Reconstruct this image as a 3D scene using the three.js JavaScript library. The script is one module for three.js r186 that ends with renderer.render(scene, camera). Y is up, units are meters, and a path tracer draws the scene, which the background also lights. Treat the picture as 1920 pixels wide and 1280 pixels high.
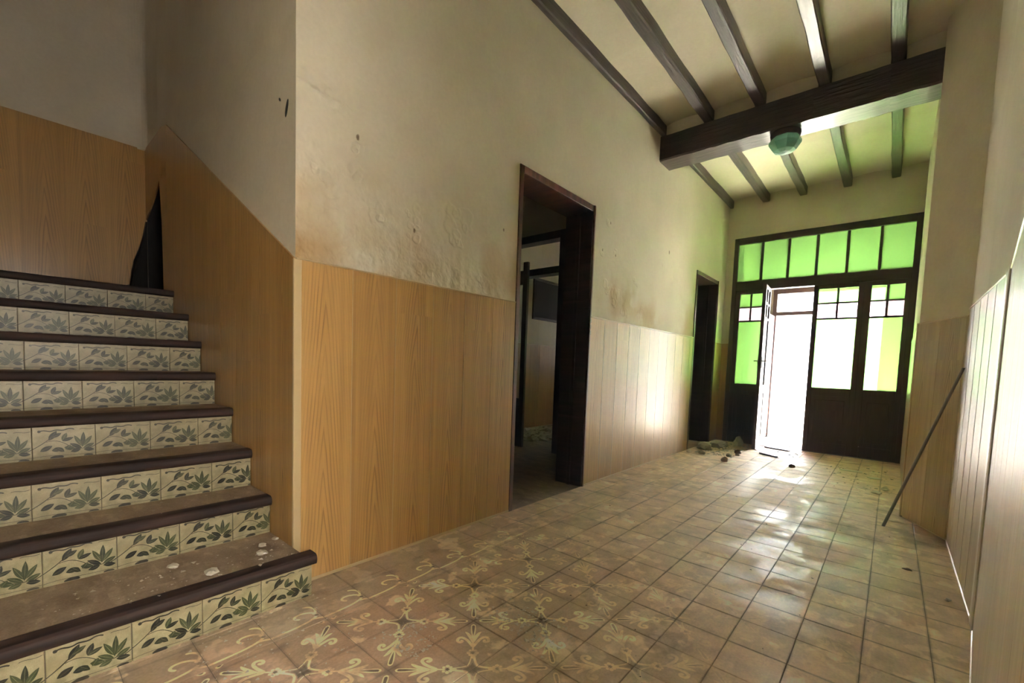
import * as THREE from 'three';
import { RoundedBoxGeometry } from 'three/addons/geometries/RoundedBoxGeometry.js';
import { mergeGeometries, mergeVertices, toCreasedNormals } from 'three/addons/utils/BufferGeometryUtils.js';

// ───────────── camera, sky, sun, exposure ─────────────
const scene = new THREE.Scene();
const camera = new THREE.PerspectiveCamera(2 * Math.atan(640 / 824.08) * 180 / Math.PI, 1.5, 0.05, 200);
camera.position.set(1.9973, 1.0437, 0.8445);
camera.rotation.set(-0.0657, 0.7113, 0.0353, 'YXZ');
camera.setViewOffset(1920, 1280, 0, -96.9, 1920, 1280);
camera.updateMatrixWorld(true);
camera.updateProjectionMatrix();

const renderer = new THREE.WebGLRenderer();
renderer.toneMapping = THREE.LinearToneMapping;
renderer.toneMappingExposure = 13;
renderer.shadowMap.enabled = true;

{ // hazy summer sky
  const W = 256, H = 128, d = new Float32Array(W * H * 4);
  for (let y = 0; y < H; y++) {
    const e = ((y + 0.5) / H - 0.5) * Math.PI, s = Math.max(0, Math.sin(e)), t = Math.pow(1 - s, 2.2);
    const c = e > 0 ? [0.42 + 0.62 * t, 0.58 + 0.5 * t, 0.92 + 0.16 * t] : [0.5, 0.46, 0.4];
    for (let x = 0; x < W; x++) d.set([c[0], c[1], c[2], 1], (y * W + x) * 4);
  }
  const sky = new THREE.DataTexture(d, W, H, THREE.RGBAFormat, THREE.FloatType);
  sky.mapping = THREE.EquirectangularReflectionMapping;
  sky.magFilter = THREE.LinearFilter; sky.needsUpdate = true;
  scene.background = sky;
  scene.backgroundIntensity = 1.0;
}
const sun = new THREE.DirectionalLight(new THREE.Color(1, 0.985, 0.965), 70);
sun.position.set(-3.4, 9.5, -4.8 - 3); sun.target.position.set(0, 0, -3);
sun.castShadow = true; sun.shadow.mapSize.set(2048, 2048);
Object.assign(sun.shadow.camera, { left: -14, right: 14, top: 14, bottom: -14, near: 0.5, far: 40 });
scene.add(sun, sun.target);
scene.fog = new THREE.FogExp2(new THREE.Color(0.95, 0.97, 1), 0.045); // thin fog added to lift the dark woodwork, in place of lens glare

// ───────────── helpers ─────────────
function rng(seed) { let a = seed >>> 0; return () => { a = (a + 0x6d2b79f5) | 0; let t = Math.imul(a ^ (a >>> 15), 1 | a); t = (t + Math.imul(t ^ (t >>> 7), 61 | t)) ^ t; return ((t ^ (t >>> 14)) >>> 0) / 4294967296; }; }
const R = rng(4711);
const used = new Map();
const numbered = (n) => { const k = used.get(n) ?? 0; used.set(n, k + 1); return k ? `${n}_${String(k).padStart(3, '0')}` : n; };
function mesh(name, geo, mat, parent = scene) {
  const m = new THREE.Mesh(geo, mat); m.castShadow = m.receiveShadow = true;
  m.name = parent === scene ? numbered(name) : name; parent.add(m); return m;
}
function group(name, pos = [0, 0, 0]) { const g = new THREE.Group(); g.name = numbered(name); g.position.set(...pos); scene.add(g); return g; }
function tag(o, label, category, grp) { o.userData.label = label; o.userData.category = category; if (grp) o.userData.group = grp; return o; }
function struct(o, label) { o.userData.kind = 'structure'; if (label) o.userData.label = label; return o; }
function childNames(p) { const c = new Map(); for (const o of p.children) { const k = c.get(o.name) ?? 0; c.set(o.name, k + 1); if (k) o.name = `${o.name}_${String(k).padStart(3, '0')}`; } }
// value noise
const PT = new Uint8Array(512); { const r = rng(99); const p = [...Array(256).keys()]; for (let i = 255; i > 0; i--) { const j = Math.floor(r() * (i + 1)); [p[i], p[j]] = [p[j], p[i]]; } for (let i = 0; i < 512; i++) PT[i] = p[i & 255]; }
function vn(x, y) {
  const xi = Math.floor(x), yi = Math.floor(y), fx = x - xi, fy = y - yi, u = fx * fx * (3 - 2 * fx), v = fy * fy * (3 - 2 * fy);
  const X = xi & 255, Y = yi & 255, a = PT[PT[X] + Y], b = PT[PT[(X + 1) & 255] + Y], c = PT[PT[X] + ((Y + 1) & 255)], d = PT[PT[(X + 1) & 255] + ((Y + 1) & 255)];
  return (a + (b - a) * u + (c - a) * v + (a - b - c + d) * u * v) / 255;
}
function fbm(x, y, o = 4) { let s = 0, a = 0.5, n = 0; for (let i = 0; i < o; i++) { s += a * vn(x, y); n += a; a *= 0.5; x = x * 2.03 + 17.3; y = y * 2.03 + 9.1; } return s / n; }
const sm = (a, b, x) => { const t = Math.min(1, Math.max(0, (x - a) / (b - a))); return t * t * (3 - 2 * t); };
const lerp = (a, b, t) => a + (b - a) * t;
function tex(w, h, f, srgb = true, wrap = true) { // f(px,py) -> [r,g,b] 0..255, row 0 at v=0
  const d = new Uint8Array(w * h * 4);
  for (let y = 0; y < h; y++) for (let x = 0; x < w; x++) { const c = f(x, y), i = (y * w + x) * 4; d[i] = c[0]; d[i + 1] = c[1]; d[i + 2] = c[2]; d[i + 3] = 255; }
  return fromData(d, w, h, srgb, wrap);
}
function fromData(d, w, h, srgb = true, wrap = true) {
  for (let i = 0; i < d.length; i++) d[i] = d[i];
  const t = new THREE.DataTexture(d, w, h); t.magFilter = THREE.LinearFilter; t.minFilter = THREE.LinearFilter;
  t.colorSpace = srgb ? THREE.SRGBColorSpace : THREE.NoColorSpace; if (wrap) t.wrapS = t.wrapT = THREE.RepeatWrapping; t.needsUpdate = true; return t;
}
const cl = (v) => v < 0 ? 0 : v > 255 ? 255 : v;
const gray = (v) => { v = cl(v); return [v, v, v]; };
// metric uv by the dominant axis of every face; the grain (v) runs along `along`
function boxUV(geo, scale = 1, along = 'y', off = 0) {
  const g = geo.index ? geo.toNonIndexed() : geo, p = g.attributes.position, n = g.attributes.normal, uv = new Float32Array(p.count * 2);
  const ax = { x: 0, y: 1, z: 2 }[along];
  for (let t = 0; t < p.count; t += 3) {
    const s = [0, 0, 0]; for (let k = 0; k < 3; k++) { s[0] += Math.abs(n.getX(t + k)); s[1] += Math.abs(n.getY(t + k)); s[2] += Math.abs(n.getZ(t + k)); }
    const d = s.indexOf(Math.max(...s)); let o = [0, 1, 2].filter((i) => i !== d); let va = o.includes(ax) ? ax : o[1], ua = o.find((i) => i !== va);
    for (let k = 0; k < 3; k++) { const q = [p.getX(t + k), p.getY(t + k), p.getZ(t + k)]; uv[(t + k) * 2] = q[ua] / scale + off; uv[(t + k) * 2 + 1] = q[va] / scale + off * 1.7; }
  }
  g.setAttribute('uv', new THREE.BufferAttribute(uv, 2)); return g;
}
function bx(x0, x1, y0, y1, z0, z1, b = 0.004, along = 'y', scale = 1, off = 0) {
  const w = x1 - x0, h = y1 - y0, d = z1 - z0;
  const g = b > 0 ? new RoundedBoxGeometry(w, h, d, 1, Math.min(b, w / 2.1, h / 2.1, d / 2.1)) : new THREE.BoxGeometry(w, h, d);
  g.translate((x0 + x1) / 2, (y0 + y1) / 2, (z0 + z1) / 2); return boxUV(g, scale, along, off);
}
const shapeOf = (pts) => new THREE.Shape(pts.map((p) => new THREE.Vector2(p[0], p[1])));
function frameOf(o, dirX, n) { return new THREE.Matrix4().makeBasis(new THREE.Vector3(...dirX), new THREE.Vector3(0, 1, 0), new THREE.Vector3(...n)).setPosition(...o); }
// a board or wall drawn in (along, up), given thickness out of the wall, and turned onto it
function slab(pts, depth, M, { holes = [], bevel = 0, uv = null } = {}) {
  const s = shapeOf(pts); for (const h of holes) s.holes.push(new THREE.Path(h.map((p) => new THREE.Vector2(p[0], p[1]))));
  const g = new THREE.ExtrudeGeometry(s, bevel ? { depth: depth - bevel, bevelEnabled: true, bevelThickness: bevel, bevelSize: bevel, bevelOffset: -bevel, bevelSegments: 1, curveSegments: 4 } : { depth, bevelEnabled: false });
  if (uv) { const p = g.attributes.position, a = g.attributes.uv; for (let i = 0; i < p.count; i++) a.setXY(i, ...uv(p.getX(i), p.getY(i), p.getZ(i))); }
  g.applyMatrix4(M); return g;
}
function plan(pts, y0, y1) { // pts (x,z), counter-clockwise seen from above is not required
  const g = new THREE.ExtrudeGeometry(shapeOf(pts.map((p) => [p[0], -p[1]])), { depth: y1 - y0, bevelEnabled: false });
  g.rotateX(-Math.PI / 2); g.translate(0, y0, 0); return boxUV(g, 1, 'y');
}

// ───────────── textures and materials ─────────────
const BW = 0.245; // width of a wainscot board
const texBoard = (() => { // four printed boards side by side, 0.98 m x 1.6 m
  const W = 1024, H = 1024;
  return tex(W, H, (px, py) => {
    const b = Math.floor(px / 256), u = (px % 256 + 0.5) / 128 - 1, v = py / H * 1.6, k = b * 7.7 + 3;
    const wob = (vn(v * 3 + k, k) - 0.5) * 0.35, uc = u - wob * 0.5 - (b % 2 ? 0.1 : -0.12), au = Math.abs(uc);
    // period of the flame figure along the board
    const dir = b % 2 ? 1 : 1, f = v * dir * 1.0 + 1.5 * Math.pow(au + 0.01, 1.2) + 0.10 * (fbm(u * 2 + k, v * 2.2, 3) - 0.5);
    const r = f * 5.2, fr = r - Math.floor(r);
    const ringAmt = sm(0.9, 0.3, au) * 0.6 + 0.4;
    let line = Math.pow(1 - Math.abs(fr - 0.86) / 0.86, 7) * (0.35 + 0.65 * vn(Math.floor(r) * 3.1 + k, 1.5)) * ringAmt * (0.35 + 0.65 * sm(0.35, 0.7, fbm(u * 1.5 + k * 2, v * 4, 2)));
    const fine = vn(u * 60 + k * 10, v * 6) * 0.5 + vn(u * 130 + k * 5, v * 14) * 0.5;
    const streak = fbm(u * 9 + k * 3, v * 1.1, 3);
    let t = 0.62 + (fine - 0.5) * 0.16 + (streak - 0.5) * 0.3 + [0.03, -0.05, 0.05, -0.02][b] - line * 0.75;
    t = Math.max(0, Math.min(1.1, t));
    return [cl(lerp(136, 236, t)), cl(lerp(94, 191, t)), cl(lerp(44, 120, t))];
  });
})();
const matBoard = new THREE.MeshPhysicalMaterial({ name: 'printed wainscot', map: texBoard, roughness: 0.45, clearcoat: 0.45, clearcoatRoughness: 0.2 });
const matBoardPale = new THREE.MeshPhysicalMaterial({ name: 'sun bleached wainscot', map: texBoard, color: new THREE.Color(1.05, 1.4, 2.3), roughness: 0.45, clearcoat: 0.6, clearcoatRoughness: 0.18 });  // same boards; the wash of reflection and haze is put into the tint
const matBoardHall = new THREE.MeshPhysicalMaterial({ name: 'dulled wainscot', map: texBoard, color: new THREE.Color(1, 1.06, 1.3), roughness: 0.55, clearcoat: 0.2, clearcoatRoughness: 0.24 });  // same boards again, with a milder haze and reflection paling in the colour
const matTrim = new THREE.MeshPhysicalMaterial({ name: 'pale trim', color: new THREE.Color(0.62, 0.47, 0.26), roughness: 0.4, clearcoat: 0.3, clearcoatRoughness: 0.2 });

const matTrimPale = new THREE.MeshPhysicalMaterial({ name: 'cream trim', color: new THREE.Color(0.68, 0.6, 0.48), roughness: 0.4, clearcoat: 0.3, clearcoatRoughness: 0.2 });
const PLASTER = [229, 219, 198];
const plasterMap = tex(1024, 1024, (x, y) => { const a = fbm(x / 220, y / 220, 5), b = vn(x / 6, y / 6), t = (a - 0.5) * 34 + (b - 0.5) * 5; return [cl(PLASTER[0] + t), cl(PLASTER[1] + t * 1.05), cl(PLASTER[2] + t * 1.2)]; });
const plasterBump = tex(1024, 1024, (x, y) => gray(128 + (fbm(x / 90, y / 90, 5) - 0.5) * 150 + (vn(x / 5, y / 5) - 0.5) * 20), false);
for (const t of [plasterMap, plasterBump]) t.repeat.set(0.4, 0.4);
const matPlaster = new THREE.MeshStandardMaterial({ name: 'old plaster', map: plasterMap, bumpMap: plasterBump, bumpScale: 0.006, roughness: 0.9 });
// hall wall: stains and blistered paint of their own places (s = metres from the stair corner, y = metres up)
const WL = 6.4, WH = 3.65;
const blister = []; {
  const r = rng(5);
  const spots = [[0.10, 1.62, 0.10], [0.2, 1.75, 0.07], [0.27, 1.9, 0.06], [0.1, 1.85, 0.05], [0.42, 1.78, 0.05], [0.6, 1.82, 0.05], [0.62, 1.73, 0.04], [0.95, 1.87, 0.07], [0.92, 1.78, 0.05], [0.34, 1.53, 0.05], [0.08, 2.22, 0.07], [0.17, 2.2, 0.05], [0.28, 2.05, 0.03], [0.7, 1.55, 0.05], [1.15, 1.55, 0.06], [2.9, 1.7, 0.09], [3.1, 1.62, 0.08], [3.5, 1.66, 0.08], [2.75, 1.75, 0.06], [3.3, 1.9, 0.04], [2.6, 2.05, 0.03], [2.85, 2.1, 0.03], [3.95, 2.2, 0.025], [2.7, 2.32, 0.03]];
  for (const [s, y, q] of spots) for (let k = 0; k < 5; k++) blister.push([s + (r() - 0.5) * q * 2, y + (r() - 0.5) * q * 1.6, q * (0.3 + r() * 0.6), 0.4 + r() * 0.8]);
}
const near = (s, y) => Math.exp(-Math.pow(s / 0.55, 2)) ;
const hallMap = tex(2048, 1024, (px, py) => {
  const s = px / 2048 * WL, y = py / 1024 * WH;
  const a = fbm(s * 2.1, y * 2.1, 5), b = vn(s * 80, y * 80), band = sm(2.15, 1.45, y), st = sm(0.48, 0.75, fbm(s * 3.1 + 40, y * 2.4 + 7, 4)) * band;
  const st2 = Math.exp(-Math.pow((s - 3.0) / 0.35, 2) - Math.pow((y - 1.68) / 0.14, 2)) * sm(0.4, 0.6, fbm(s * 7, y * 7, 3)) + 0.8 * Math.exp(-Math.pow((s - 3.6) / 0.3, 2) - Math.pow((y - 1.6) / 0.08, 2)) * sm(0.35, 0.6, fbm(s * 9, y * 9, 3));
  const corner = near(s) * sm(2.0, 1.5, y) * sm(0.3, 0.7, fbm(s * 6, y * 6 + 3, 4));
  const t = (a - 0.5) * 30 + (b - 0.5) * 5; let c = [PLASTER[0] + t, PLASTER[1] + t, PLASTER[2] + t * 1.1];
  { const k2 = Math.min(1, st2 * 0.75); c = [lerp(c[0], 206, k2), lerp(c[1], 182, k2), lerp(c[2], 130, k2)]; }
  const k = Math.min(1, st * 0.5 + corner * 0.5); c = [lerp(c[0], 186, k), lerp(c[1], 152, k), lerp(c[2], 104, k)];
  let chip = 0; for (const [bs, by, q] of [[2.74, 2.33, 0.012], [4.1, 2.36, 0.022], [0.285, 2.09, 0.014], [1.33, 1.92, 0.01], [0.62, 1.74, 0.012], [2.62, 2.07, 0.012], [2.86, 2.07, 0.012]]) { const d = Math.hypot(s - bs, (y - by) * 0.6) / (q * 0.6); if (d < 1) chip = 1 - d * d * 0.4; }
  return chip ? [cl(lerp(c[0], 120, chip)), cl(lerp(c[1], 92, chip)), cl(lerp(c[2], 62, chip))] : c.map(cl);
}, true, false);
const hallBump = tex(2048, 1024, (px, py) => {
  const s = px / 2048 * WL, y = py / 1024 * WH;
  let h = (fbm(s * 9, y * 9, 4) - 0.5) * 50;
  const rough = near(s) * sm(2.1, 1.5, y) + 0.55 * sm(1.75, 1.47, y) * sm(1.5, 1.2, s); h += rough * (fbm(s * 26 + 5, y * 22, 4) - 0.5) * 230;
  for (const [bs, by, q, a] of blister) { const dx = s - bs, dy = y - by; if (Math.abs(dx) < q * 1.4 && Math.abs(dy) < q * 1.4) { const d = Math.hypot(dx, dy * (0.6 + a * 0.5)) / q + (fbm(s * 16, y * 16, 3) - 0.5) * 1.5; h += a * 34 * (sm(1, 0.6, d) - 0.5 * sm(0.7, 0.0, d)); } }
  { const d = Math.abs(y - (2.235 + 0.05 * (fbm(s * 9, 3, 3) - 0.5) - s * 0.16)); if (s < 0.32) h += 45 * sm(0.014, 0.0, d) * sm(0.32, 0.2, s); }
  return gray(110 + h);
}, false, false);
const matHall = new THREE.MeshStandardMaterial({ name: 'stained plaster', map: hallMap, bumpMap: hallBump, bumpScale: 0.022, roughness: 0.85 });

const darkWoodMap = tex(512, 512, (x, y) => { const a = fbm(x / 14, y / 190, 4), b = fbm(x / 3, y / 60, 2), t = 0.75 + (a - 0.5) * 0.9 + (b - 0.5) * 0.35; return [cl(74 * t), cl(60 * t), cl(55 * t)]; });
const darkWoodBump = tex(512, 512, (x, y) => gray(128 + (fbm(x / 12, y / 160, 4) - 0.5) * 160 + (fbm(x / 90, y / 90, 3) - 0.5) * 120), false);
const matBeam = new THREE.MeshPhysicalMaterial({ name: 'dark varnished beam', map: darkWoodMap, color: new THREE.Color(1.65, 1.65, 1.75), bumpMap: darkWoodBump, bumpScale: 0.008, roughness: 0.5, clearcoat: 0.4, clearcoatRoughness: 0.3 });
const matFrame = new THREE.MeshPhysicalMaterial({ name: 'dark brown joinery', map: darkWoodMap, color: new THREE.Color(1.4, 1.25, 1.3), bumpMap: darkWoodBump, bumpScale: 0.0015, roughness: 0.5, clearcoat: 0.2, clearcoatRoughness: 0.35 });
const matRedFrame = new THREE.MeshPhysicalMaterial({ name: 'red brown door frame', map: darkWoodMap, color: new THREE.Color(3.2, 1.5, 1.3), bumpMap: darkWoodBump, bumpScale: 0.0015, roughness: 0.45, clearcoat: 0.3, clearcoatRoughness: 0.3 });
const matNosing = new THREE.MeshPhysicalMaterial({ name: 'dark stair nosing', map: darkWoodMap, color: new THREE.Color(1.0, 0.72, 0.62), roughness: 0.7 });
const matVoid = new THREE.MeshStandardMaterial({ name: 'painted dark hollow', color: new THREE.Color(0.018, 0.015, 0.012), roughness: 1 });  // near-black colour painted in for the darkness inside the torn gap
const treadMap = tex(1024, 512, (x, y) => { const a = fbm(x / 120, y / 60, 5), b = vn(x / 3, y / 3), c = sm(0.55, 0.75, fbm(x / 40 + 9, y / 26, 4)), t = (a - 0.5) * 60 + (b - 0.5) * 22 + c * 18; return [cl(160 + t), cl(139 + t), cl(115 + t * 0.9)]; });
const treadBump = tex(1024, 512, (x, y) => gray(128 + (fbm(x / 20, y / 20, 4) - 0.5) * 180), false);
treadMap.repeat.set(0.8, 1.6); treadBump.repeat.set(0.8, 1.6);
const matTread = new THREE.MeshStandardMaterial({ name: 'dusty tread', map: treadMap, bumpMap: treadBump, bumpScale: 0.004, roughness: 0.9 });
const matDebris = [[0.72, 0.66, 0.55], [0.46, 0.38, 0.29], [0.2, 0.13, 0.09], [0.46, 0.43, 0.37]].map((c, i) => new THREE.MeshStandardMaterial({ name: 'debris ' + i, color: new THREE.Color(...c), roughness: 0.95, bumpMap: plasterBump, bumpScale: 0.004 }));
const matEntrance = new THREE.MeshStandardMaterial({ name: 'grey entrance render', map: plasterMap, color: new THREE.Color(0.42, 0.42, 0.42), bumpMap: plasterBump, bumpScale: 0.006, roughness: 0.9 });
const matGrout = new THREE.MeshStandardMaterial({ name: 'grout', color: new THREE.Color(0.22, 0.17, 0.12), roughness: 1 });
const glassBump = tex(512, 512, (x, y) => gray(128 + (fbm(x / 7, y / 7, 2) - 0.5) * 220 + 30 * Math.sin(y / 3.5)), false); glassBump.repeat.set(3, 3);
const glass = (name, c, r) => new THREE.MeshPhysicalMaterial({ name, color: new THREE.Color(...c), transmission: 1, thickness: 0, roughness: r, ior: 1.5, bumpMap: glassBump, bumpScale: 0.002 });
const matGreen = glass('green textured glass', [0.36, 0.55, 0.27], 0.45);
const matPink = glass('lilac textured glass', [0.9, 0.74, 0.82], 0.5);
const matClear = new THREE.MeshPhysicalMaterial({ name: 'clear glass', color: new THREE.Color(0.95, 0.97, 0.95), transmission: 1, thickness: 0, roughness: 0.05 });
const matSteel = new THREE.MeshStandardMaterial({ name: 'rusty steel', color: new THREE.Color(0.26, 0.24, 0.22), roughness: 0.55, metalness: 0.5 });
const matBrass = new THREE.MeshStandardMaterial({ name: 'tarnished metal', color: new THREE.Color(0.25, 0.22, 0.17), roughness: 0.4, metalness: 0.8 });

// riser tiles: a branch of leaves on cream, 0.2 m x 0.135 m
const riserTex = (() => {
  const W = 1024, H = 346, c = document.createElement('canvas'); c.width = W; c.height = H; const g = c.getContext('2d'), S = 2;
  const r = rng(31);
  g.fillStyle = '#aca37e'; g.fillRect(0, 0, W, H);
  const leaf = (x, y, len, w, ang, col) => { len *= 1.3; w *= 1.6; g.save(); g.translate(x, y); g.rotate(ang); g.fillStyle = col; g.beginPath(); g.moveTo(0, 0); g.quadraticCurveTo(len * 0.45, -w, len, 0); g.quadraticCurveTo(len * 0.45, w, 0, 0); g.fill(); g.strokeStyle = 'rgba(226,218,170,.55)'; g.lineWidth = 2; g.beginPath(); g.moveTo(len * 0.1, 0); g.lineTo(len * 0.85, 0); g.stroke(); g.restore(); };
  for (let k = 0; k < 2; k++) {
    const o = k * 512, G = ['#2a2f1b', '#3a4224', '#191c12', '#4a522f'];
    const pick = () => G[Math.floor(r() * 4)];
    // stem
    g.strokeStyle = '#2f2c1d'; g.lineWidth = 7; g.lineCap = 'round';
    g.beginPath(); g.moveTo(o - 50, 262); g.quadraticCurveTo(o + 70, 200, o + 150, 118); g.stroke();
    g.beginPath(); g.moveTo(o + 462, 262); g.quadraticCurveTo(o + 582, 200, o + 662, 118); g.stroke();
    g.lineWidth = 5; g.beginPath(); g.moveTo(o + 110, 165); g.bezierCurveTo(o + 180, 140, o + 240, 170, o + 300, 232); g.bezierCurveTo(o + 340, 262, o + 400, 270, o + 440, 250); g.stroke();
    leaf(o + 128, 150, 92, 30, -1.0, G[2]); leaf(o + 150, 120, 70, 24, -0.5, pick());
    leaf(o + 235, 160, 70, 26, -1.15, pick()); leaf(o + 235, 165, 76, 22, -0.35, pick());
    leaf(o + 60, 262, 84, 30, -0.5, G[2]); leaf(o + 150, 262, 70, 30, -0.2, pick()); leaf(o + 190, 232, 60, 26, 0.7, G[0]); leaf(o + 250, 235, 70, 30, 0.25, pick()); leaf(o + 262, 262, 50, 22, -0.9, pick());
    for (const [dx, dy, l, a] of [[400, 246, 130, -1.5], [398, 236, 108, -2.05], [404, 236, 104, -0.95], [394, 256, 88, -2.6], [408, 258, 80, -0.45], [385, 268, 66, 2.9], [410, 272, 70, 0.12]]) leaf(o + dx, dy, l, 25, a, pick());
    // upper scalloped line
    g.strokeStyle = '#1a160f'; g.lineWidth = 11; g.beginPath(); g.moveTo(o + 60, 46); g.bezierCurveTo(o + 110, 26, o + 120, 66, o + 170, 44); g.bezierCurveTo(o + 200, 30, o + 230, 58, o + 270, 38); g.bezierCurveTo(o + 290, 26, o + 320, 34, o + 330, 40); g.stroke();
    g.fillStyle = '#211d14'; g.beginPath(); g.arc(o + 56, 48, 13, 0, 7); g.fill();
    g.lineWidth = 4; g.beginPath(); g.moveTo(o + 380, 44); g.bezierCurveTo(o + 420, 30, o + 450, 60, o + 500, 42); g.stroke();
    g.beginPath(); g.ellipse(o + 190, 338, 54, 20, -0.06, 0, 7); g.fill(); g.beginPath(); g.ellipse(o + 450, 342, 40, 14, 0, 0, 7); g.fill();
    g.lineWidth = 3; g.beginPath(); g.moveTo(o, 326); g.bezierCurveTo(o + 130, 300, o + 250, 334, o + 512, 322); g.stroke();
  }
  const im = g.getImageData(0, 0, W, H).data, d = new Uint8Array(W * H * 4);
  for (let y = 0; y < H; y++) for (let x = 0; x < W; x++) { const i = ((H - 1 - y) * W + x) * 4, j = (y * W + x) * 4, n = (fbm(x / 60, y / 60, 4) - 0.5) * 50 + (vn(x / 3, y / 3) - 0.5) * 16, k = sm(0.5, 0.8, fbm(x / 90 + 5, y / 70 + 3, 4)) * 0.22; for (let q = 0; q < 3; q++) d[j + q] = cl(lerp(im[i + q] + n, [158, 132, 100][q], k)); d[j + 3] = 255; }
  return fromData(d, W, H);
})();
const matRiser = new THREE.MeshPhysicalMaterial({ name: 'leaf printed riser tile', map: riserTex, roughness: 0.42, clearcoat: 0.25, clearcoatRoughness: 0.3 });

// ───────────── floor ─────────────
const TX = 1.5815, TZ = -1.1778, T = 0.2;
const NEAR = { x0: -0.3, x1: 2.6, z0: -1.95, z1: 0.95, w: 2048, h: 2048 }, FAR = { x0: -0.3, x1: 2.6, z0: -6.75, z1: -1.95, w: 1024, h: 1696 };
function floorMaps(A) {
  const c = document.createElement('canvas'); c.width = A.w; c.height = A.h; const g = c.getContext('2d');
  const kx = A.w / (A.x1 - A.x0), kz = A.h / (A.z1 - A.z0), X = (x) => (x - A.x0) * kx, Z = (z) => (z - A.z0) * kz; // row grows with z
  g.fillStyle = 'rgb(0,0,0)'; g.fillRect(0, 0, A.w, A.h); // red: light print, green: dark print, blue: field
  const arm = (ox, oz, sx, sz) => {
    const u = T / 2; g.save(); g.setTransform(kx * u * sx, kz * u * sz, -kx * u * sx, kz * u * sz, X(ox), Z(oz)); // (t,w): t along the diagonal
    const P = (f) => { g.beginPath(); f(); };
    const light = 'rgb(255,0,0)', dark = 'rgb(0,255,0)'; g.lineCap = 'round'; g.lineJoin = 'round'; g.scale(2, 2);
    g.fillStyle = dark; P(() => { g.moveTo(0, 0); g.lineTo(0.12, 0); g.quadraticCurveTo(0.055, 0.02, 0.045, 0.045); g.closePath(); g.moveTo(0, 0); g.lineTo(0.12, 0); g.quadraticCurveTo(0.055, -0.02, 0.045, -0.045); }); g.fill();
    g.strokeStyle = light; g.lineWidth = 0.032;
    for (const s of [1, -1]) {
      P(() => { g.moveTo(0.3, 0.012 * s); g.quadraticCurveTo(0.1, 0.026 * s, 0.062, 0.062 * s); }); g.stroke();
      P(() => { g.moveTo(0.44, 0.01 * s); g.bezierCurveTo(0.5, 0.04 * s, 0.6, 0.09 * s, 0.62, 0.15 * s); g.bezierCurveTo(0.625, 0.21 * s, 0.545, 0.225 * s, 0.52, 0.185 * s); g.bezierCurveTo(0.505, 0.16 * s, 0.53, 0.14 * s, 0.55, 0.15 * s); }); g.lineWidth = 0.044; g.stroke();
      P(() => { g.moveTo(0.52, 0.012 * s); g.quadraticCurveTo(0.66, 0.07 * s, 0.74, 0.105 * s); g.quadraticCurveTo(0.72, 0.05 * s, 0.6, 0.008 * s); }); g.fillStyle = light; g.fill(); g.lineWidth = 0.016; g.stroke();
      for (const [t, w, q] of [[0.3, 0.055, 0.026], [0.345, 0.035, 0.02], [0.26, 0.035, 0.02]]) { P(() => g.arc(t, w * s, q, 0, 7)); g.fill(); }
    }
    g.lineWidth = 0.026; P(() => { g.moveTo(0.2, 0); g.lineTo(0.6, 0); }); g.stroke();
    g.fillStyle = light; P(() => { g.moveTo(0.52, 0); g.quadraticCurveTo(0.8, 0.05, 0.9, 0.03); g.quadraticCurveTo(0.945, 0, 0.9, -0.03); g.quadraticCurveTo(0.8, -0.05, 0.52, 0); }); g.fill();
    g.fillStyle = dark; P(() => { g.moveTo(0.66, 0); g.quadraticCurveTo(0.85, 0.026, 0.885, 0.016); g.quadraticCurveTo(0.9, 0, 0.885, -0.016); g.quadraticCurveTo(0.85, -0.026, 0.66, 0); }); g.fill();
    P(() => { g.moveTo(0.3, 0.026); g.lineTo(0.33, 0); g.lineTo(0.3, -0.026); g.lineTo(0.27, 0); }); g.fill();
    g.restore();
  };
  for (let i = -7; i < 2; i++) for (let j = -10; j < 27; j++) {
    const x = TX + T * i, z = TZ - T * j; if (z < A.z0 - 0.3 || z > A.z1 + 0.3) continue;
    const ci = Math.abs(i % 2) === 1 ? i : i + 1, cj = Math.abs(j % 2) === 1 ? j : j + 1; // the corner with both odd is the diamond
    g.save(); g.beginPath(); g.rect(X(Math.max(0.355, x)), Z(z - T), kx * (x + T - Math.max(0.355, x)), kz * T); g.clip();
    arm(TX + T * ci, TZ - T * cj, ci === i ? 1 : -1, cj === j ? -1 : 1); g.restore();
  }
  for (const side of [0, 1]) for (let j = -12; j < 27; j++) { // running border with curled stems
    const z = TZ - T * j, f = side ? (d) => X(1.9815 + d) : (d) => X(0.35 - d);
    g.strokeStyle = 'rgb(255,0,0)'; g.lineCap = 'round'; g.lineWidth = 0.011 * kx;
    const q = (x0, zz) => [f(x0), Z(z - zz)];
    const curve = (...p) => { g.beginPath(); g.moveTo(...q(...p[0])); for (let k = 1; k < p.length; k += 3) g.bezierCurveTo(...q(...p[k]), ...q(...p[k + 1]), ...q(...p[k + 2])); g.stroke(); };
    curve([0.02, 0], [0.022, 0.06], [0.02, 0.12], [0.036, 0.16]); curve([0.036, 0.16], [0.05, 0.2], [0.085, 0.19], [0.1, 0.15]); curve([0.1, 0.15], [0.11, 0.115], [0.085, 0.1], [0.07, 0.12]);
    curve([0.07, 0.18], [0.09, 0.21], [0.13, 0.2], [0.14, 0.17]); curve([0.036, 0.16], [0.03, 0.185], [0.022, 0.195], [0.02, 0.2]);
    g.fillStyle = 'rgb(0,255,0)'; g.beginPath(); g.arc(...q(0.055, 0.185), 0.008 * kx, 0, 7); g.fill();
  }
  const im = g.getImageData(0, 0, A.w, A.h).data, d = new Uint8Array(A.w * A.h * 4), e = new Uint8Array(A.w * A.h * 4);
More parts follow.
